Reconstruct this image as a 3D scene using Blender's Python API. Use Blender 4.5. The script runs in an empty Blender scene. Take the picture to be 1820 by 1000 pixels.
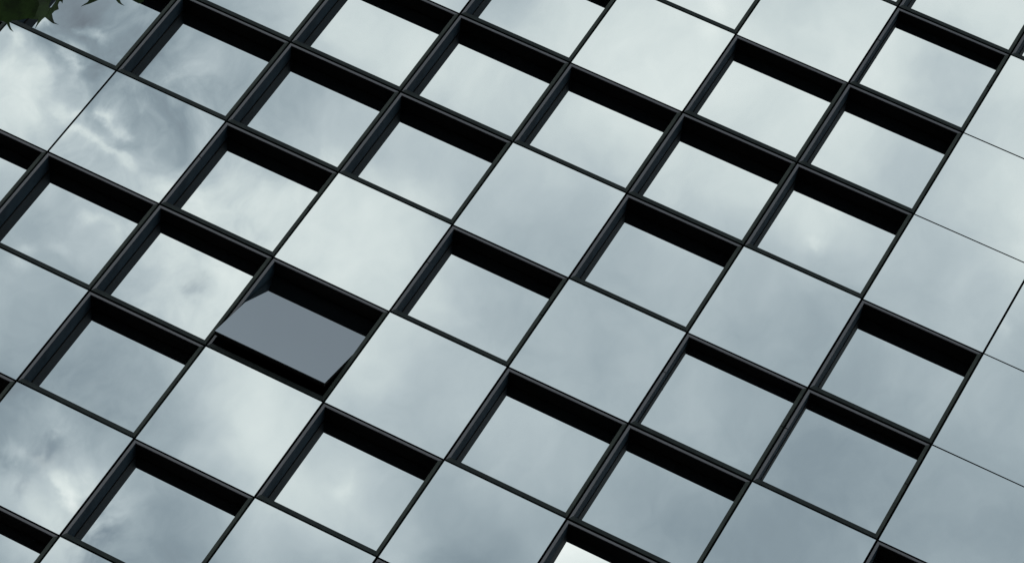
import bpy, math, random
from mathutils import Vector, Matrix

random.seed(7)
SC = bpy.context.scene
COL = SC.collection
R = math.radians

# ------------------------------------------------------------------ camera and light directions
W = 1.5                                   # width of one facade bay
H = W * 0.98121                           # height of one facade row
Z0 = 1.6 + 14.9477 * W                    # height of row line 0
CAM = Vector((9.79475 * W, -19.62052 * W, 1.6))
RIGHT = Vector((0.88117140, -0.07376053, 0.46700786))
UP = Vector((-0.40545481, -0.62596517, 0.66616365))
FWD = Vector((-0.24319407, 0.77635494, 0.58148917))
FPX = 5973.39                             # focal length in photo pixels (photo 1820 wide)

cam_d = bpy.data.cameras.new('camera')
cam = bpy.data.objects.new('camera', cam_d)
COL.objects.link(cam)
m = Matrix((RIGHT, UP, -FWD)).transposed().to_4x4()
m.translation = CAM
cam.matrix_world = m
cam_d.sensor_width = 36.0
cam_d.lens = FPX * 36.0 / 1820.0
cam_d.clip_start = 0.1
cam_d.clip_end = 5000
SC.camera = cam
SC.view_settings.view_transform = 'Standard'
SC.view_settings.look = 'None'
SC.view_settings.exposure = 0
SC.view_settings.gamma = 1


def project(p):
    d = Vector(p) - CAM
    w = d.dot(FWD)
    if w <= 0.05:
        return None
    return 910 + FPX * d.dot(RIGHT) / w, 500 - FPX * d.dot(UP) / w


# ------------------------------------------------------------------ materials
def lin(c):
    c = c / 255.0
    return c / 12.92 if c <= 0.04045 else ((c + 0.055) / 1.055) ** 2.4


def new_mat(name):
    mt = bpy.data.materials.new(name)
    mt.use_nodes = True
    nt = mt.node_tree
    return mt, nt, nt.nodes['Principled BSDF'], nt.nodes['Material Output']


def paint(name, a, b, rough, scale=3.0, spec=0.5):
    mt, nt, bs, out = new_mat(name)
    tc = nt.nodes.new('ShaderNodeTexCoord')
    nz = nt.nodes.new('ShaderNodeTexNoise')
    nz.inputs['Scale'].default_value = scale
    nz.inputs['Detail'].default_value = 6
    nz.inputs['Roughness'].default_value = 0.65
    rp = nt.nodes.new('ShaderNodeValToRGB')
    rp.color_ramp.elements[0].position = 0.35
    rp.color_ramp.elements[1].position = 0.68
    rp.color_ramp.elements[0].color = (*a, 1)
    rp.color_ramp.elements[1].color = (*b, 1)
    nt.links.new(tc.outputs['Object'], nz.inputs['Vector'])
    nt.links.new(nz.outputs['Fac'], rp.inputs['Fac'])
    nt.links.new(rp.outputs['Color'], bs.inputs['Base Color'])
    bs.inputs['Roughness'].default_value = rough
    bs.inputs['Specular IOR Level'].default_value = spec
    return mt


M_FRAME = paint('frame_paint', (0.017, 0.018, 0.024), (0.034, 0.034, 0.043), 0.42)
M_SILL = paint('sill_shade', (0.004, 0.007, 0.0075), (0.012, 0.017, 0.017), 0.55, 6.0, 0.10)  # frame paint with the bottom bar's shading put into the colour
M_FRAME_R = paint('frame_paint_reflect_r', (0.006, 0.010, 0.009), (0.017, 0.023, 0.019), 0.55, 6.0, 0.16)  # right bar: dark green reflections painted into the frame colour
M_SOFFIT = paint('soffit_shade', (0.002, 0.002, 0.0022), (0.003, 0.003, 0.0033), 0.8, 2.0, 0.06)  # frame paint taken near black: shade of the down-facing side painted in
M_JAMB = paint('jamb_shade', (0.005, 0.011, 0.017), (0.012, 0.022, 0.032), 0.7, 2.5, 0.06)  # frame paint darkened and blued: recess shade and sky tint painted in
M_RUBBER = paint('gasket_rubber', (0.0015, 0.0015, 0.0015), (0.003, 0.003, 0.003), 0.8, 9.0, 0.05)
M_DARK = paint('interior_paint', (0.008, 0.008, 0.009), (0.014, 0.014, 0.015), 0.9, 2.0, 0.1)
M_WALL = paint('wall_metal', (0.03, 0.032, 0.036), (0.05, 0.052, 0.058), 0.5, 0.6)
M_ASPHALT = paint('asphalt', (0.035, 0.035, 0.037), (0.06, 0.06, 0.06), 0.9, 40.0, 0.3)
M_PAVE = paint('paving_stone', (0.16, 0.155, 0.15), (0.26, 0.25, 0.24), 0.85, 12.0, 0.3)
M_BARK = paint('bark', (0.035, 0.026, 0.02), (0.085, 0.066, 0.05), 0.9, 14.0, 0.2)
M_LEAF = paint('leaf', (0.0015, 0.004, 0.001), (0.013, 0.029, 0.006), 0.5, 22.0, 0.12)
_nt = M_LEAF.node_tree                    # some daylight comes through a leaf
_tr = _nt.nodes.new('ShaderNodeBsdfTranslucent')
_tr.inputs['Color'].default_value = (0.05, 0.11, 0.02, 1)
_mx = _nt.nodes.new('ShaderNodeMixShader')
_mx.inputs[0].default_value = 0.035
_nt.links.new(_nt.nodes['Principled BSDF'].outputs[0], _mx.inputs[1])
_nt.links.new(_tr.outputs[0], _mx.inputs[2])
_nt.links.new(_mx.outputs[0], _nt.nodes['Material Output'].inputs['Surface'])


def glass_material():
    mt, nt, bs, out = new_mat('mirror_glass')
    nt.nodes.remove(bs)
    dif = nt.nodes.new('ShaderNodeBsdfDiffuse')
    dif.inputs['Color'].default_value = (0.002, 0.003, 0.004, 1)
    gl = nt.nodes.new('ShaderNodeBsdfGlossy')
    gl.inputs['Roughness'].default_value = 0.004
    gl.inputs['Color'].default_value = (0.97, 1.0, 0.995, 1)
    fr = nt.nodes.new('ShaderNodeFresnel')
    fr.inputs['IOR'].default_value = 5.0
    mx = nt.nodes.new('ShaderNodeMixShader')
    tc = nt.nodes.new('ShaderNodeTexCoord')
    nz = nt.nodes.new('ShaderNodeTexNoise')
    nz.inputs['Scale'].default_value = 0.9
    nz.inputs['Detail'].default_value = 1.0
    bp = nt.nodes.new('ShaderNodeBump')
    bp.inputs['Strength'].default_value = 1.0
    bp.inputs['Distance'].default_value = 0.0011
    nt.links.new(tc.outputs['Object'], nz.inputs['Vector'])
    nt.links.new(nz.outputs['Fac'], bp.inputs['Height'])
    nt.links.new(bp.outputs['Normal'], gl.inputs['Normal'])
    nt.links.new(fr.outputs[0], mx.inputs[0])
    nt.links.new(dif.outputs[0], mx.inputs[1])
    nt.links.new(gl.outputs[0], mx.inputs[2])
    nt.links.new(mx.outputs[0], out.inputs['Surface'])
    return mt


M_GLASS = glass_material()


# ------------------------------------------------------------------ mesh helpers
class MB:
    def __init__(self):
        self.v, self.f, self.m = [], [], []

    def quad(self, pts, mi=0):
        k = len(self.v)
        self.v += [tuple(p) for p in pts]
        self.f.append(tuple(range(k, k + len(pts))))
        self.m.append(mi)

    def box(self, a, b, mi=0):
        (x0, y0, z0), (x1, y1, z1) = a, b
        k = len(self.v)
        self.v += [(x0, y0, z0), (x1, y0, z0), (x1, y1, z0), (x0, y1, z0),
                   (x0, y0, z1), (x1, y0, z1), (x1, y1, z1), (x0, y1, z1)]
        for f in ((0, 3, 2, 1), (4, 5, 6, 7), (0, 1, 5, 4), (1, 2, 6, 5), (2, 3, 7, 6), (3, 0, 4, 7)):
            self.f.append(tuple(k + q for q in f))
            self.m.append(mi)

    def ring(self, w, h, prof, mats=None):
        """sweep a profile of (inset, depth) round a w x h rectangle, mitred at the corners;
        the rectangle's upper left is the origin, x right, z down as negative.
        mats(side, segment) picks a material; sides are top, right, bottom, left."""
        k = len(self.v)
        n = len(prof)
        for (s, y) in prof:
            t, r_, b_, l_ = s if isinstance(s, tuple) else (s, s, s, s)
            self.v += [(l_, y, -t), (w - r_, y, -t), (w - r_, y, -h + b_), (l_, y, -h + b_)]
        for q in range(n):
            r = (q + 1) % n
            for e in range(4):
                g = (e + 1) % 4
                self.f.append((k + 4 * q + e, k + 4 * q + g, k + 4 * r + g, k + 4 * r + e))
                self.m.append(mats(e, q) if mats else 0)

    def tube(self, pts, rad, n=8, mi=0):
        k = len(self.v)
        pts = [Vector(p) for p in pts]
        for i, p in enumerate(pts):
            t = (pts[min(i + 1, len(pts) - 1)] - pts[max(i - 1, 0)]).normalized()
            a = t.cross(Vector((0.31, 0.2, 0.93)))
            if a.length < 1e-3:
                a = t.cross(Vector((1, 0, 0)))
            a.normalize()
            b = t.cross(a)
            for q in range(n):
                an = 2 * math.pi * q / n
                self.v.append(tuple(p + (a * math.cos(an) + b * math.sin(an)) * rad[i]))
        for i in range(len(pts) - 1):
            for q in range(n):
                r = (q + 1) % n
                self.f.append((k + i * n + q, k + i * n + r, k + (i + 1) * n + r, k + (i + 1) * n + q))
                self.m.append(mi)
        self.f.append(tuple(k + q for q in reversed(range(n))))
        self.m.append(mi)
        self.f.append(tuple(k + (len(pts) - 1) * n + q for q in range(n)))
        self.m.append(mi)

    def mesh(self, name, mats):
        me = bpy.data.meshes.new(name)
        me.from_pydata(self.v, [], self.f)
        for mt in mats:
            me.materials.append(mt)
        me.polygons.foreach_set('material_index', self.m)
        me.update()
        return me


def obj(name, me, parent=None, loc=(0, 0, 0), rot=None):
    o = bpy.data.objects.new(name, me)
    COL.objects.link(o)
    o.parent = parent
    o.location = loc
    if rot:
        o.rotation_euler = rot
    return o


# ------------------------------------------------------------------ ground
g = MB()
g.quad([(-2500, -2500, 0), (2500, -2500, 0), (2500, 2500, 0), (-2500, 2500, 0)])
ground = obj('ground', g.mesh('ground', [M_ASPHALT]))
ground['kind'] = 'structure'
g = MB()
g.box((-60, -6.0, -0.2), (70, -0.004, 0.13))
pav = obj('pavement', g.mesh('pavement', [M_PAVE]))
pav['kind'] = 'structure'
g = MB()
g.box((-60, -46.0, -0.2), (70, -20.0, 0.13))
pav = obj('pavement', g.mesh('pavement', [M_PAVE]))
pav['kind'] = 'structure'
CAM_GROUND = 0.13

# ------------------------------------------------------------------ the building
bld = bpy.data.objects.new('office_building', None)
COL.objects.link(bld)
bld.location = (0, 0, 0)
bld['label'] = 'dark office facade with a checkerboard of flush and recessed mirror glass panes'
bld['category'] = 'building'

I0, I1, J0, J1 = -10, 19, -9, 16          # bays and rows of the whole front
GAP = 0.008                               # half of a joint between two panes
FGAP = 0.011                              # from a joint to the outer edge of a frame
INSET = (0.046, 0.052, 0.068, 0.044)      # from a joint to a frame's inner edge: top, right, bottom, left

RECESS = {(5, -5): .16, (6, -5): .16, (4, -5): .16, (3, -4): .16, (5, -4): .11,
          (2, -3): .16, (4, -3): .1425, (5, -3): .155,
          (0, -2): .16, (1, -2): .16, (2, -2): .162, (3, -2): .152, (4, -2): .16, (5, -2): .152,
          (-1, -1): .16, (0, -1): .162, (1, -1): .16, (2, -1): .165, (4, -1): .16, (6, -1): .166,
          (1, 0): .16, (3, 0): .16, (5, 0): .111, (6, 0): .112,
          (-1, 1): .16, (0, 1): .168, (1, 1): .156, (2, 1): .1525, (4, 1): .159, (5, 1): .151,
          (1, 2): .1625, (3, 2): .166, (5, 2): .16,
          (0, 3): .16, (2, 3): .161, (4, 3): .16, (1, 4): .16, (7, 1): .16,
          (3, 4): .16, (6, 2): .16, (1, -4): .16, (2, -5): .16, (-2, 0): .16, (-2, 2): .16}
KNOWN_FLUSH = {(3, -3), (4, -4), (6, -4), (6, -3), (6, -2), (7, -2), (7, -1), (7, 0), (6, 1), (5, -1),
               (3, -1), (-1, 0), (0, 0), (2, 0), (4, 0), (3, 1), (0, 2), (2, 2), (4, 2), (1, 3), (3, 3), (2, 4),
               (1, -3), (7, -3), (7, -4), (8, -1), (8, 0)}
OPEN = (2, 1)
OPEN_ANGLE = R(17.1)


def in_view(i, j):
    c = [project((W * (i + a), 0, Z0 - H * (j + b))) for a in (0, .25, .5, .75, 1) for b in (0, .25, .5, .75, 1)]
    return any(-25 < x < 1845 and -25 < y < 1025 for x, y in c)


def inner(extra=0.0):
    return tuple(q + extra for q in INSET)


def recess_mesh(d):
    b = MB()
    D = d * W
    lo = (FGAP,) * 4
    lo2 = (FGAP + .003,) * 4
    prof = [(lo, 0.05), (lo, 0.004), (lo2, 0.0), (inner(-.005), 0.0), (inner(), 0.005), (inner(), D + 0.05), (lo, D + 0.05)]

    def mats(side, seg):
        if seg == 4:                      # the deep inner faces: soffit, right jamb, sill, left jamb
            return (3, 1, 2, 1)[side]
        return (0, 4, 2, 0)[side]  # right and bottom bars use the copies with shade painted in
    b.ring(W, H, prof, mats)
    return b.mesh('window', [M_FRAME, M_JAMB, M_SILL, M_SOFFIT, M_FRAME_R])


def gasket_mesh(d):
    b = MB()
    D = d * W
    b.ring(W, H, [(inner(-.001), D - 0.012), (inner(.007), D - 0.012), (inner(.007), D + 0.004), (inner(-.001), D + 0.004)])
    return b.mesh('gasket', [M_RUBBER])


def pane_mesh(ins, ins_z=None, thick=0.014):
    """pane centred on its own origin so that it can lean a little"""
    b = MB()
    w, h = W / 2 - ins, H / 2 - (ins if ins_z is None else ins_z)
    b.box((-w, 0, -h), (w, thick, h))
    return b.mesh('glass_pane', [M_GLASS])


def flush_mesh():
    b = MB()
    b.ring(W, H, [(GAP + 0.004, 0.016), (0.06, 0.016), (0.06, 0.12), (GAP + 0.004, 0.12)])
    return b.mesh('window', [M_RUBBER])


CACHE = {}


def cached(key, fn):
    if key not in CACHE:
        CACHE[key] = fn()
    return CACHE[key]


def splice_mesh():
    b = MB()
    b.box((FGAP - .001, -0.0012, -0.004), (INSET[3] + 0.001, 0.03, 0.004))
    return b.mesh('splice_joint', [M_RUBBER])


rest_panes, rest_frames = MB(), MB()


def merge(dst, me, loc):
    k = len(dst.v)
    dst.v += [(v.co.x + loc[0], v.co.y + loc[1], v.co.z + loc[2]) for v in me.vertices]
    for p in me.polygons:
        dst.f.append(tuple(k + q for q in p.vertices))
        dst.m.append(p.material_index)


LEAN = {(5, 2): (R(3.4), R(0.0))}
rng = random.Random(11)
for j in range(J0, J1):
    for i in range(I0, I1):
        lx, lz = W * i, Z0 - H * j
        if (i, j) in RECESS:
            d = RECESS[(i, j)] - .0055
        elif (i, j) in KNOWN_FLUSH:
            d = 0
        else:
            d = .16 if rng.random() < .56 else 0
        lean = LEAN.get((i, j), (rng.gauss(0, R(.085)), rng.gauss(0, R(.085))))
        seen = in_view(i, j)
        if d:
            fm = cached(('r', d), lambda: recess_mesh(d))
            pm = cached('pr', lambda: pane_mesh(.038))
            yy = d * W
        else:
            fm = cached('f', flush_mesh)
            pm = cached('pf', lambda: pane_mesh(.013, .009))
            yy = 0.0
        if not seen:
            merge(rest_frames, fm, (lx, 0, lz)) if d else None
            merge(rest_panes, pm, (lx + W / 2, yy, lz - H / 2))
            continue
        wn = obj('window', fm, bld, (lx, 0, lz))
        if (i, j) == OPEN:
            wn['label'] = 'top-hung window pushed open at its lower edge'
            ins = .05
            b = MB()
            hh = H - 2 * ins
            xi = .055
            b.box((xi, 0, -hh), (W - xi, .014, 0))
            pn = obj('glass_pane', b.mesh('open_pane', [M_GLASS]), wn, (0, d * W, -ins), (-OPEN_ANGLE, 0, 0))
            b = MB()
            b.ring(W - 2 * xi, hh, [(0.002, .016), (.05, .016), (.05, .055), (0.002, .055)])
            obj('sash', b.mesh('sash', [M_RUBBER]), pn, (xi, 0, 0))
        else:
            obj('glass_pane', pm, wn, (W / 2, yy, -H / 2), (lean[0], 0, lean[1]))
        if d:
            if (i, j) != OPEN:
                obj('gasket', cached(('g', d), lambda: gasket_mesh(d)), wn)
            if j in (-4, 0, 4):
                obj('splice_joint', cached('s', splice_mesh), wn, (0, 0, -.43 * H))
                obj('splice_joint', cached('s', splice_mesh), wn, (W, 0, -.43 * H), (0, 0, 0)).scale = (-1, 1, 1)

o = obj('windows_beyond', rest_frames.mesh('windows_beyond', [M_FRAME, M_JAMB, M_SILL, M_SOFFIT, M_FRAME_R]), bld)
o['kind'] = 'stuff'
o = obj('panes_beyond', rest_panes.mesh('panes_beyond', [M_GLASS]), bld)
o['kind'] = 'stuff'

# the steel grid behind the joints, and the dark building behind it
b = MB()
for i in range(I0, I1 + 1):
    b.box((W * i - .03, .31, Z0 - H * J1), (W * i + .03, .43, Z0 - H * J0))
for j in range(J0, J1 + 1):
    b.box((W * I0, .432, Z0 - H * j - .03), (W * I1, .53, Z0 - H * j + .03))
obj('support_frame', b.mesh('support_frame', [M_DARK]), bld)
b = MB()
xa, xb, zt = W * I0, W * I1, Z0 - H * J0
zb = Z0 - H * J1
b.box((xa - .3, 0.0, 0), (xa - .002, 22, zt + .6))
b.box((xb + .002, 0.0, 0), (xb + .3, 22, zt + .6))
b.box((xa, 21.7, 0), (xb, 22, zt + .6))
b.box((xa, 0.0, zt + .002), (xb, .4, zt + .6))
b.box((xa, -0.06, 0), (xb, .4, zb - .004))
obj('wall', b.mesh('wall', [M_WALL]), bld)
b = MB()
for j in range(J0, J1 + 1, 3):
    b.box((xa + .01, .6, Z0 - H * j - .35), (xb - .01, 21.6, Z0 - H * j + .05))
obj('floor_slab', b.mesh('floor_slab', [M_DARK]), bld)
b = MB()
b.box((xa - .29, .41, zt + .3), (xb + .29, 21.69, zt + .5))
obj('roof', b.mesh('roof', [M_WALL]), bld)

# cloud masses: (degrees east, degrees up, strength) round the middle of the mirrored sky
PATCH_SIZE = 0.892
PATCHES = [
(10.32,-1.15,-0.173), (9.15,-0.32,-0.140), (7.97,0.51,-0.025), (6.79,1.33,-0.053), (5.61,2.16,0.062), (4.43,2.98,0.040),
(3.26,3.81,-0.052), (2.08,4.63,0.028), (0.90,5.46,0.060), (-0.28,6.29,0.030), (-1.46,7.11,0.022), (-2.63,7.94,0.044),
(-3.81,8.76,0.099), (9.02,-1.76,0.107), (7.84,-0.93,-0.113), (6.66,-0.11,0.010), (5.48,0.72,-0.036), (4.30,1.55,0.047),
(3.13,2.37,0.093), (1.95,3.20,0.034), (0.77,4.02,0.060), (-0.41,4.85,0.063), (-1.59,5.67,0.050), (-2.76,6.50,0.095),
(-3.94,7.33,-0.052), (-5.12,8.15,0.086), (8.89,-3.20,0.086), (7.71,-2.37,0.055), (6.53,-1.54,-0.070), (5.35,-0.72,-0.029),
(4.17,0.11,-0.037), (3.00,0.93,-0.050), (1.82,1.76,0.008), (0.64,2.58,0.024), (-0.54,3.41,0.074), (-1.72,4.24,-0.002),
(-2.89,5.06,0.038), (-4.07,5.89,0.017), (-5.25,6.71,0.011), (7.58,-3.81,-0.104), (6.40,-2.98,0.035), (5.22,-2.16,0.082),
(4.05,-1.33,0.051), (2.87,-0.50,0.102), (1.69,0.32,0.035), (0.51,1.15,-0.030), (-0.67,1.97,-0.031), (-1.85,2.80,0.027),
(-3.02,3.62,0.094), (-4.20,4.45,0.018), (-5.38,5.28,-0.018), (-6.56,6.10,0.116), (7.45,-5.25,0.052), (6.27,-4.42,-0.013),
(5.09,-3.59,-0.014), (3.92,-2.77,0.069), (2.74,-1.94,0.013), (1.56,-1.12,0.054), (0.38,-0.29,-0.027), (-0.80,0.53,0.002),
(-1.97,1.36,-0.004), (-3.15,2.19,-0.045), (-4.33,3.01,-0.035), (-5.51,3.84,-0.019), (-6.69,4.66,0.017), (6.14,-5.86,-0.068),
(4.96,-5.03,-0.064), (3.79,-4.21,0.030), (2.61,-3.38,0.024), (1.43,-2.55,0.084), (0.25,-1.73,-0.029), (-0.93,-0.90,-0.002),
(-2.10,-0.08,-0.036), (-3.28,0.75,0.006), (-4.46,1.57,-0.039), (-5.64,2.40,0.004), (-6.82,3.23,0.014), (-7.99,4.05,-0.043),
(6.01,-7.30,-0.191), (4.84,-6.47,0.021), (3.66,-5.64,-0.110), (2.48,-4.82,0.114), (1.30,-3.99,-0.034), (0.12,-3.17,-0.032),
(-1.06,-2.34,0.040), (-2.23,-1.52,-0.024), (-3.41,-0.69,-0.000), (-4.59,0.14,-0.009), (-5.77,0.96,-0.050), (-6.95,1.79,-0.044),
(-8.12,2.61,-0.007), (4.71,-7.91,0.136), (3.53,-7.08,0.054), (2.35,-6.26,-0.073), (1.17,-5.43,0.095), (-0.01,-4.60,0.055),
(-1.18,-3.78,-0.050), (-2.36,-2.95,0.034), (-3.54,-2.13,-0.046), (-4.72,-1.30,-0.044), (-5.90,-0.48,-0.048), (-7.08,0.35,-0.057),
(-8.25,1.18,-0.026), (-9.43,2.00,-0.063), (4.58,-9.35,-0.153), (3.40,-8.52,0.004), (2.22,-7.69,-0.153), (1.04,-6.87,0.012),
(-0.14,-6.04,-0.091), (-1.31,-5.22,0.060), (-2.49,-4.39,-0.165), (-3.67,-3.56,0.003), (-4.85,-2.74,-0.053), (-6.03,-1.91,-0.057),
(-7.20,-1.09,-0.068), (-8.38,-0.26,-0.027), (-9.56,0.56,-0.052)]
RAGGED = [(8.0, -1.3, 1.3, .075), (6.6, -0.6, 1.0, .055), (5.0, -6.6, 1.2, .05), (5.5, -1.6, 1.5, .025), (4.6, -2.6, 1.2, .035), (3.2, -7.4, .8, .03)]
GAPS = [(3.30, -7.75, .34, .55), (4.87, -7.0, .2, .42), (5.34, -7.6, .15, .3), (4.9, -7.75, .13, .25), (4.25, -2.95, .12, .4)]
# small wisps and dark rents: east, up, size, strength
FINE = [(3.44, -3.11, 0.18, 0.030), (-3.60, 4.09, 0.12, 0.060), (-3.70, 3.53, 0.10, 0.060), (-3.65, 4.32, 0.15, 0.030), (2.47, 4.06, 0.25, -0.032),
        (-0.25, 5.60, 0.17, 0.050), (0.28, -4.50, 0.15, 0.060), (3.35, -7.50, 0.19, -0.032), (3.08, -7.64, 0.15, -0.023), (4.81, -2.67, 0.15, 0.040),
        (4.55, -1.20, 0.14, 0.030), (3.60, -0.71, 0.15, 0.040), (-7.24, 4.37, 0.15, 0.050), (-6.90, 5.19, 0.23, 0.030), (8.85, -1.52, 0.06, 0.145),
        (8.80, -1.37, 0.06, 0.145), (8.77, -1.25, 0.06, 0.145), (8.69, -1.14, 0.06, 0.145), (8.41, -0.97, 0.08, 0.111), (8.31, -0.83, 0.08, 0.111),
        (8.19, -0.73, 0.08, 0.111), (8.04, -0.72, 0.08, 0.111), (8.00, -0.83, 0.06, 0.085), (7.89, -0.89, 0.06, 0.085), (8.35, -1.29, 0.07, 0.076),
        (8.22, -1.30, 0.07, 0.076), (8.09, -1.30, 0.07, 0.076), (7.98, -1.33, 0.07, 0.076), (7.87, -1.35, 0.07, 0.076), (8.02, -1.41, 0.07, 0.051),
        (7.92, -1.50, 0.07, 0.051), (7.83, -1.59, 0.07, 0.051), (7.64, -1.62, 0.07, 0.051), (7.25, -1.50, 0.08, 0.102), (7.13, -1.53, 0.08, 0.102),
        (7.01, -1.56, 0.08, 0.102), (6.79, -1.61, 0.08, 0.102), (6.61, -1.63, 0.08, 0.102), (7.55, -2.03, 0.08, 0.072), (7.39, -2.01, 0.08, 0.072),
        (7.22, -1.99, 0.08, 0.072), (7.06, -2.00, 0.08, 0.072), (6.90, -2.00, 0.08, 0.072), (6.77, -2.03, 0.08, 0.072), (6.63, -2.05, 0.08, 0.072),
        (6.48, -2.04, 0.08, 0.072), (6.33, -2.03, 0.08, 0.072), (9.48, -1.69, 0.10, 0.076), (9.21, -1.62, 0.10, 0.076), (9.06, -1.67, 0.10, 0.076),
        (8.39, -1.67, 0.09, 0.051), (8.27, -1.79, 0.09, 0.051), (8.16, -1.90, 0.09, 0.051), (7.93, -2.06, 0.09, 0.051), (7.79, -2.12, 0.09, 0.051),
        (7.65, -2.17, 0.09, 0.051), (9.15, -1.15, 0.08, 0.187), (9.00, -1.03, 0.08, 0.187), (8.69, -1.48, 0.11, -0.042), (8.50, -1.46, 0.11, -0.042),
        (8.35, -1.56, 0.11, -0.042), (9.02, -1.60, 0.09, -0.023), (8.92, -1.67, 0.09, -0.023), (8.81, -1.74, 0.09, -0.023), (8.73, -1.92, 0.09, -0.023),
        (8.20, -1.78, 0.09, -0.023), (8.10, -1.86, 0.09, -0.023), (8.00, -1.95, 0.09, -0.023), (7.60, -1.67, 0.12, -0.011), (7.45, -1.72, 0.12, -0.011),
        (7.30, -1.77, 0.12, -0.011), (7.14, -1.77, 0.12, -0.011), (6.98, -1.78, 0.12, -0.011), (6.78, -1.84, 0.12, -0.011), (6.59, -1.90, 0.12, -0.011),
        (9.22, -1.31, 0.10, -0.031), (9.08, -1.27, 0.10, -0.031), (8.93, -1.23, 0.10, -0.031), (7.54, -1.31, 0.13, -0.023), (7.53, -1.11, 0.13, -0.023),
        (8.95, -1.94, 0.17, 0.043), (8.60, -1.93, 0.17, 0.043), (8.30, -2.19, 0.17, 0.043), (5.94, -2.06, 0.14, 0.034), (5.67, -2.02, 0.14, 0.034),
        (5.41, -1.98, 0.14, 0.034), (4.94, -7.15, 0.10, 0.085), (4.71, -7.12, 0.10, 0.085), (4.43, -7.21, 0.10, 0.085), (4.30, -7.29, 0.10, 0.085),
        (4.18, -7.38, 0.10, 0.085), (4.05, -7.47, 0.10, 0.085), (3.93, -7.56, 0.10, 0.085), (4.18, -7.03, 0.11, 0.051), (3.96, -7.22, 0.11, 0.051),
        (5.46, -7.22, 0.12, 0.060), (5.23, -7.24, 0.12, 0.060), (5.17, -7.58, 0.12, -0.014), (4.98, -7.59, 0.12, -0.014), (4.49, -7.50, 0.12, -0.015),
        (4.46, -7.68, 0.12, -0.015), (4.43, -7.85, 0.12, -0.015), (4.93, -6.97, 0.12, -0.019), (4.86, -6.86, 0.12, -0.019), (6.60, -3.28, 0.08, 0.043),
        (6.50, -3.22, 0.08, 0.043), (6.39, -3.17, 0.08, 0.043), (6.17, -3.15, 0.08, 0.043), (6.75, -3.91, 0.10, 0.043), (6.57, -3.96, 0.10, 0.043),
        (7.16, -4.32, 0.11, 0.051), (7.01, -4.29, 0.11, 0.051), (4.98, -4.84, 0.06, 0.025), (4.97, -4.98, 0.06, 0.025), (4.96, -5.12, 0.06, 0.025),
        (4.97, -5.22, 0.06, 0.025), (4.98, -5.32, 0.06, 0.025), (4.98, -5.43, 0.06, 0.025), (4.99, -5.53, 0.06, 0.025), (5.00, -5.63, 0.06, 0.025),
        (5.00, -5.73, 0.06, 0.025), (4.41, -1.87, 0.13, -0.043), (4.17, -2.99, 0.12, -0.059), (4.62, -3.82, 0.12, 0.051), (4.64, -4.07, 0.12, 0.051),
        (-3.85, -9.78, 1.40, 0.240)]


# ------------------------------------------------------------------ the tree beside the camera
def leaf_points(rnd, s):
    """outline of a pointed, deeply lobed leaf, base at the origin, tip along +y; s is its length"""
    half = [(.0, .0), (.06, .10), (.30, .02), (.52, -.06), (.40, .14), (.20, .24), (.17, .33), (.40, .36), (.66, .33),
            (.48, .48), (.19, .52), (.14, .62), (.27, .70), (.44, .76), (.24, .80), (.09, .84), (.03, 1.02)]
    pts = [(x * s * rnd.uniform(.9, 1.1), y * s * rnd.uniform(.97, 1.03)) for x, y in half]
    tip = (rnd.uniform(-.05, .05) * s, 1.16 * s)
    other = [(-x * s * rnd.uniform(.9, 1.1), y * s * rnd.uniform(.97, 1.03)) for x, y in half[1:]]
    return pts, tip, other


def add_leaf(mb, base, along, normal, s, rnd, curl=.25):
    along = along.normalized()
    side = along.cross(normal).normalized()
    nrm = side.cross(along).normalized()
    a, tip, b = leaf_points(rnd, s)
    bend = rnd.uniform(-.2, curl)
    fold = rnd.uniform(.05, .35)

    def P(x, y):
        z = -bend * (y / s) ** 2 * s * .5 - bend * abs(x / s) ** 2 * s * .8 + fold * abs(x)
        return base + side * x + along * y + nrm * z
    mid = [P(0, y) for _, y in a]
    k = len(mb.v)
    n = len(a)
    mb.v += [tuple(q) for q in mid]
    mb.v += [tuple(P(x, y)) for x, y in a]
    mb.v += [tuple(P(x, y)) for x, y in [(0, 0)] + b]
    mb.v.append(tuple(P(*tip)))
    for q in range(n - 1):
        mb.f.append((k + q, k + q + 1, k + n + q + 1, k + n + q))
        mb.f.append((k + q, k + 2 * n + q, k + 2 * n + q + 1, k + q + 1))
        mb.m += [0, 0]
    t = k + 3 * n
    mb.f.append((k + n - 1, t, k + n + n - 1))
    mb.f.append((k + n - 1, k + 3 * n - 1, t))
    mb.m += [0, 0]


def sky_point(x, y, dist):
    return CAM + (FWD + RIGHT * (x - 910) / FPX - UP * (y - 500) / FPX).normalized() * dist


rnd = random.Random(5)
crown_c = sky_point(-1000, -420, 8.4)
base = Vector((crown_c.x - .25, crown_c.y + .2, CAM_GROUND - .05))
tree = bpy.data.objects.new('street_tree', None)
COL.objects.link(tree)
tree.location = base
tree['label'] = 'dark green tree with spiky lobed leaves reaching into the upper left corner'
tree['category'] = 'tree'

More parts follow.
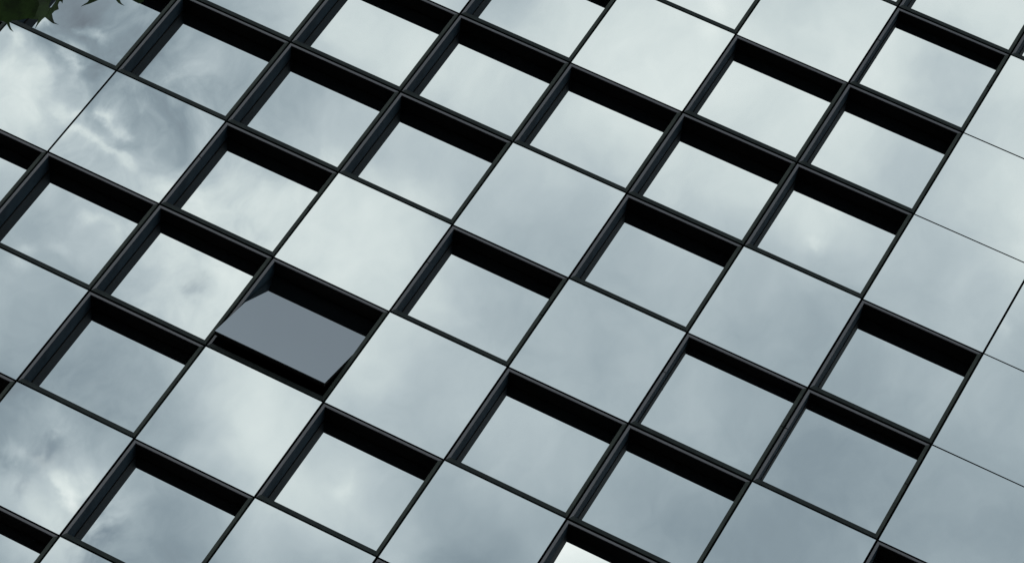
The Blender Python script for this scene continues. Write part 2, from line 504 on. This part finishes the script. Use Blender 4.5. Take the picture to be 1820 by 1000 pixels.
tb = MB()
rel = lambda p: Vector(p) - base
top = crown_c + Vector((0, 0, .9))
trunk = [Vector((0, 0, 0)), Vector((.02, .01, .35)), Vector((.05, -.02, 1.6)), Vector((.1, -.06, 3.2)), rel(crown_c) * .82, rel(crown_c), rel(top)]
tb.tube(trunk, [.20, .15, .13, .115, .09, .07, .03], 12)
limbs = []
reach = sky_point(20, -40, 8.0)
for k in range(11):
    a = k * 2.4
    st = trunk[3].lerp(rel(top), .15 + .8 * k / 11)
    en = st + Vector((math.cos(a) * rnd.uniform(1.0, 1.5), math.sin(a) * rnd.uniform(1.0, 1.5), rnd.uniform(.35, .9)))
    limbs.append((st, en))
limbs.append((trunk[4], rel(reach)))
twigs = []
for st, en in limbs:
    midp = st.lerp(en, .5) + Vector((rnd.uniform(-.1, .1), rnd.uniform(-.1, .1), .14))
    tb.tube([st, midp, en], [.04, .025, .008], 7)
    for q in range(9):
        s0 = st.lerp(midp, .4 + .06 * q) if q < 4 else midp.lerp(en, (q - 3) / 6)
        e0 = s0 + Vector((rnd.gauss(0, .28), rnd.gauss(0, .28), rnd.gauss(.05, .22)))
        pr = [project(base + s0.lerp(e0, f)) for f in (.25, .5, .75, 1)]
        if any(c and -30 < c[0] < 1850 and -30 < c[1] < 1030 for c in pr):
            continue
        tb.tube([s0, s0.lerp(e0, .5) + Vector((0, 0, .02)), e0], [.010, .007, .003], 5)
        twigs.append((s0, e0))
obj('trunk', tb.mesh('trunk', [M_BARK]), tree)

lb = MB()
for s0, e0 in twigs:
    for q in range(16):
        p = s0.lerp(e0, rnd.uniform(.15, 1.05)) + Vector((rnd.gauss(0, .09), rnd.gauss(0, .09), rnd.gauss(0, .09)))
        al = Vector((rnd.gauss(0, 1), rnd.gauss(0, 1), rnd.gauss(-.5, .6)))
        s = rnd.uniform(.09, .135)
        c = project(base + p)
        if c and -110 < c[0] < 1930 and -110 < c[1] < 1110:
            continue
        add_leaf(lb, p, al, Vector((rnd.gauss(0, .6), rnd.gauss(0, .6), 1)), s, rnd)
# the spray of leaves at the end of the reaching limb
SPRAY = [(-40, -60, 15, 20, 8.25, .13), (20, -90, 70, -5, 8.3, .13), (-60, -20, 10, 12, 8.2, .12), (40, -60, 48, 22, 8.15, .11),
         (-20, -50, 40, 14, 8.1, .12), (90, -110, 100, -25, 8.2, .12), (170, -120, 175, -25, 8.2, .12), (230, -110, 225, -25, 8.1, .11)]
for (x0, y0, x1, y1, dist, s) in SPRAY:
    p0, p1 = sky_point(x0, y0, dist), sky_point(x1, y1, dist + rnd.uniform(-.03, .03))
    nr = -FWD + RIGHT * rnd.uniform(-.35, .35) + UP * rnd.uniform(-.35, .35)
    add_leaf(lb, rel(p0), p1 - p0, nr, s * .72, rnd, .3)
# the five leaves that hang lowest: hooked, bristle-tipped lobes, each leaf cupped and a few millimetres thick at its rib
HANG = [
    (8.00, (60, -20), [(30, -40), (88, -45), (95, -6), (87.5, 8), (86.5, 14), (91, 13.5), (99, 2), (104, -12), (106, -30), (114, -12), (111, 7), (108.5, 3), (106, 3), (103, 9), (104.5, 17), (97, 20), (92.5, 25), (94, 33), (96.5, 40), (105, 44.5), (94, 42), (87, 37), (80, 31),
                       (75, 35), (69, 42), (61.5, 52.5), (65, 43), (68, 35), (52, 34), (40, 8)]),
    (7.93, (20, -20), [(-40, -50), (50, -55), (70, 8), (62, 30), (50, 33), (36, 36), (22, 37), (17, 40), (18, 46), (20.5, 52), (24.5, 57.5), (17.5, 53), (13.5, 46), (11, 40.5), (0, 37), (-40, 30)]),
    (7.90, (175, -40), [(150, -40), (190, -60), (178, -1), (168, 3.5), (158, 7.5), (151, 9.5), (143, 12.5), (149, 8), (155, 4.5), (161, -3)]),
    (7.92, (200, -40), [(190, -55), (216, -40), (213, 0), (215, 5), (218, 8), (222, 11), (215, 8.5), (210, 5.5), (204, -2)]),
    (7.95, (240, -30), [(222, -40), (262, -40), (255, 3), (247, 7), (240, 3.5), (231, -1.5)])]
for dist, (cx, cy), poly in HANG:
    tilt = (rnd.uniform(-.4, .4), rnd.uniform(-.4, .4))
    k = len(lb.v)
    for (x, y) in [(cx, cy)] + poly:
        dx, dy = (x - cx) * dist / FPX, (y - cy) * dist / FPX
        q = dist + tilt[0] * dx + tilt[1] * dy - 2.2 * (dx * dx + dy * dy)
        lb.v.append(tuple(rel(sky_point(x, y, q))))
    lb.f.append(tuple(range(k + len(poly), k, -1)))
    lb.m.append(0)
obj('crown', lb.mesh('crown', [M_LEAF]), tree)

# ------------------------------------------------------------------ sky and sun
SUN_EL, SUN_AZ = R(48), R(25)             # behind the building, so its front is in shade
world = bpy.data.worlds.new('World')
SC.world = world
world.use_nodes = True
nt = world.node_tree
nd = nt.nodes
for n in list(nd):
    nd.remove(n)
L = nt.links.new


def N(t, **kw):
    n = nd.new(t)
    for k, v in kw.items():
        setattr(n, k, v)
    return n


def sock(n, k, v):
    if hasattr(v, 'is_linked') or hasattr(v, 'links'):
        L(v, n.inputs[k])
    else:
        n.inputs[k].default_value = v


def math_(op, a, b=None, c=None, clamp=False):
    n = N('ShaderNodeMath', operation=op, use_clamp=clamp)
    sock(n, 0, a)
    if b is not None:
        sock(n, 1, b)
    if c is not None:
        sock(n, 2, c)
    return n.outputs[0]


def vmath(op, a, b=None):
    n = N('ShaderNodeVectorMath', operation=op)
    sock(n, 0, a)
    if b is not None:
        sock(n, 1, b)
    return n


def smooth(x, a, b):
    n = N('ShaderNodeMapRange', interpolation_type='SMOOTHSTEP')
    sock(n, 'Value', x)
    n.inputs['From Min'].default_value = a
    n.inputs['From Max'].default_value = b
    return n.outputs[0]


tc = N('ShaderNodeTexCoord')
DIR = vmath('NORMALIZE', tc.outputs['Generated']).outputs[0]
# cloud field laid out in degrees round a point of the sky at azimuth -162.6, elevation 35.6
az, el = R(-162.60678), R(35.55535)
cc = Vector((math.sin(az) * math.cos(el), math.cos(az) * math.cos(el), math.sin(el)))
ex = cc.cross(Vector((0, 0, 1))).normalized()
ey = ex.cross(cc)
w_ = math_('MAXIMUM', vmath('DOT_PRODUCT', DIR, tuple(cc)).outputs['Value'], .1)
u_ = math_('MULTIPLY', math_('DIVIDE', vmath('DOT_PRODUCT', DIR, tuple(ex)).outputs['Value'], w_), 57.29578)
v_ = math_('MULTIPLY', math_('DIVIDE', vmath('DOT_PRODUCT', DIR, tuple(ey)).outputs['Value'], w_), 57.29578)
cmb = N('ShaderNodeCombineXYZ')
L(u_, cmb.inputs[0])
L(v_, cmb.inputs[1])
UV = cmb.outputs[0]


def noise(vec, scale, detail, rough=.55, warp=0.0, off=0.0):
    n = N('ShaderNodeTexNoise')
    n.inputs['Scale'].default_value = scale
    n.inputs['Detail'].default_value = detail
    n.inputs['Roughness'].default_value = rough
    n.inputs['Distortion'].default_value = warp
    L(vmath('ADD', vec, (off, off * .7, off * 1.3)).outputs[0], n.inputs['Vector'])
    return n


# gentle warp so that the cloud masses get ragged edges
wn1 = noise(UV, .55, 3, .55, 0, 3.1)
wsc = vmath('SUBTRACT', wn1.outputs['Color'], (.5, .5, .5)).outputs[0]
WARP = N('ShaderNodeVectorMath', operation='MULTIPLY_ADD')
L(wsc, WARP.inputs[0])
WARP.inputs[1].default_value = (1.5, 1.5, 0)
L(UV, WARP.inputs[2])
WUV = WARP.outputs[0]
wn2 = noise(UV, 1.9, 6, .6, 0, 5.7)
WARP2 = N('ShaderNodeVectorMath', operation='MULTIPLY_ADD')
L(vmath('SUBTRACT', wn2.outputs['Color'], (.5, .5, .5)).outputs[0], WARP2.inputs[0])
WARP2.inputs[1].default_value = (.55, .55, 0)
L(UV, WARP2.inputs[2])
WFINE = WARP2.outputs[0]


def lump(p, s, vec):
    """a soft round patch of 1 at p falling off over s degrees"""
    d = vmath('SUBTRACT', vec, (p[0], p[1], 0)).outputs[0]
    q = vmath('DOT_PRODUCT', d, d).outputs['Value']
    return math_('POWER', math.exp(-1 / (2 * s * s)), q)


acc = 0.72
for (a, b_, c) in PATCHES:
    if abs(c) < .004:
        continue
    acc = math_('MULTIPLY_ADD', lump((a, b_), PATCH_SIZE, WUV), c, acc)
for (a, b_, s, c) in FINE:
    acc = math_('MULTIPLY_ADD', lump((a, b_), s, WFINE), c, acc)
# ragged detail, strong in the torn clouds, faint in the smooth ones
amp = .026
for (a, b_, s, c) in RAGGED:
    amp = math_('MULTIPLY_ADD', lump((a, b_), s, UV), c, amp)
mapn = N('ShaderNodeMapping')
mapn.inputs['Rotation'].default_value = (0, 0, R(-25))
mapn.inputs['Scale'].default_value = (1.0, .78, 1)
L(WUV, mapn.inputs['Vector'])
fine = noise(mapn.outputs[0], 1.25, 8, .56, .1, 1.7)
fine2 = noise(UV, .22, 4, .5, 0, 8.3)
det = math_('MULTIPLY_ADD', math_('SUBTRACT', fine.outputs['Fac'], .5), 4.0, 0.0)
loc = math_('MULTIPLY_ADD', det, amp, acc)
# the rest of the sky: broken overcast, darker towards the zenith
big = noise(DIR, 2.6, 7, .55, .5, 2.2)
sepz = N('ShaderNodeSeparateXYZ')
L(DIR, sepz.inputs[0])
zen = smooth(sepz.outputs[2], .70, .93)
hor = smooth(sepz.outputs[2], .56, .44)
glob = math_('MULTIPLY_ADD', math_('SUBTRACT', big.outputs['Fac'], .5), math_('MULTIPLY_ADD', zen, -.42, .6), .72)
glob = math_('MULTIPLY_ADD', zen, -.245, glob)
glob = math_('MULTIPLY_ADD', hor, .2, glob)
near = smooth(vmath('DOT_PRODUCT', DIR, tuple(cc)).outputs['Value'], math.cos(R(14.5)), math.cos(R(10.5)))
mixv = N('ShaderNodeMix', data_type='FLOAT')
L(near, mixv.inputs[0])
L(glob, mixv.inputs[2])
L(loc, mixv.inputs[3])
LUM = mixv.outputs[0]
ramp = N('ShaderNodeValToRGB')
STOPS = [(.30, (65, 79, 92)), (.47, (113, 122, 131)), (.58, (135, 149, 158)), (.66, (158, 171, 178)), (.74, (182, 193, 198)),
         (.82, (206, 215, 216)), (.89, (223, 230, 229)), (.97, (246, 249, 247))]
GAIN = 1 / (.44 * 4.0)                   # glass reflectance, and a factor undone below
er = ramp.color_ramp.elements
while len(er) < len(STOPS):
    er.new(.5)
for e, (p, c) in zip(er, STOPS):
    e.position = p
    e.color = (*[lin(q) * GAIN for q in c], 1)
L(LUM, ramp.inputs['Fac'])
cloud = vmath('SCALE', ramp.outputs['Color'])
cloud.inputs['Scale'].default_value = 40.0
# clear gaps where the blue shows
sky = N('ShaderNodeTexSky', sky_type='NISHITA')
sky.sun_disc = False
sky.ozone_density = .35
sky.air_density = 1.6
sky.dust_density = 2.0
sky.sun_elevation = SUN_EL
sky.sun_rotation = SUN_AZ
gaps = 0.0
for (a, b_, s, c) in GAPS:
    gaps = math_('MULTIPLY_ADD', lump((a, b_), s, WFINE), c, gaps)
gfac = math_('MULTIPLY', gaps, smooth(fine.outputs['Fac'], .62, .38), clamp=True)
mixc = N('ShaderNodeMix', data_type='RGBA')
L(gfac, mixc.inputs[0])
L(cloud.outputs[0], mixc.inputs[6])
L(sky.outputs[0], mixc.inputs[7])
bg = N('ShaderNodeBackground')
bg.inputs['Strength'].default_value = .1
L(mixc.outputs[2], bg.inputs['Color'])
wo = N('ShaderNodeOutputWorld')
L(bg.outputs[0], wo.inputs['Surface'])
world.cycles.sampling_method = 'MANUAL'
world.cycles.sample_map_resolution = 512

sun_d = bpy.data.lights.new('sun', 'SUN')
sun_d.energy = .8
sun_d.angle = R(12)
sun_d.color = (1, .96, .9)
sun = bpy.data.objects.new('sun', sun_d)
COL.objects.link(sun)
to_sun = Vector((math.sin(SUN_AZ) * math.cos(SUN_EL), math.cos(SUN_AZ) * math.cos(SUN_EL), math.sin(SUN_EL)))
sun.rotation_euler = to_sun.to_track_quat('Z', 'Y').to_euler()
sun.location = (0, 60, 80)
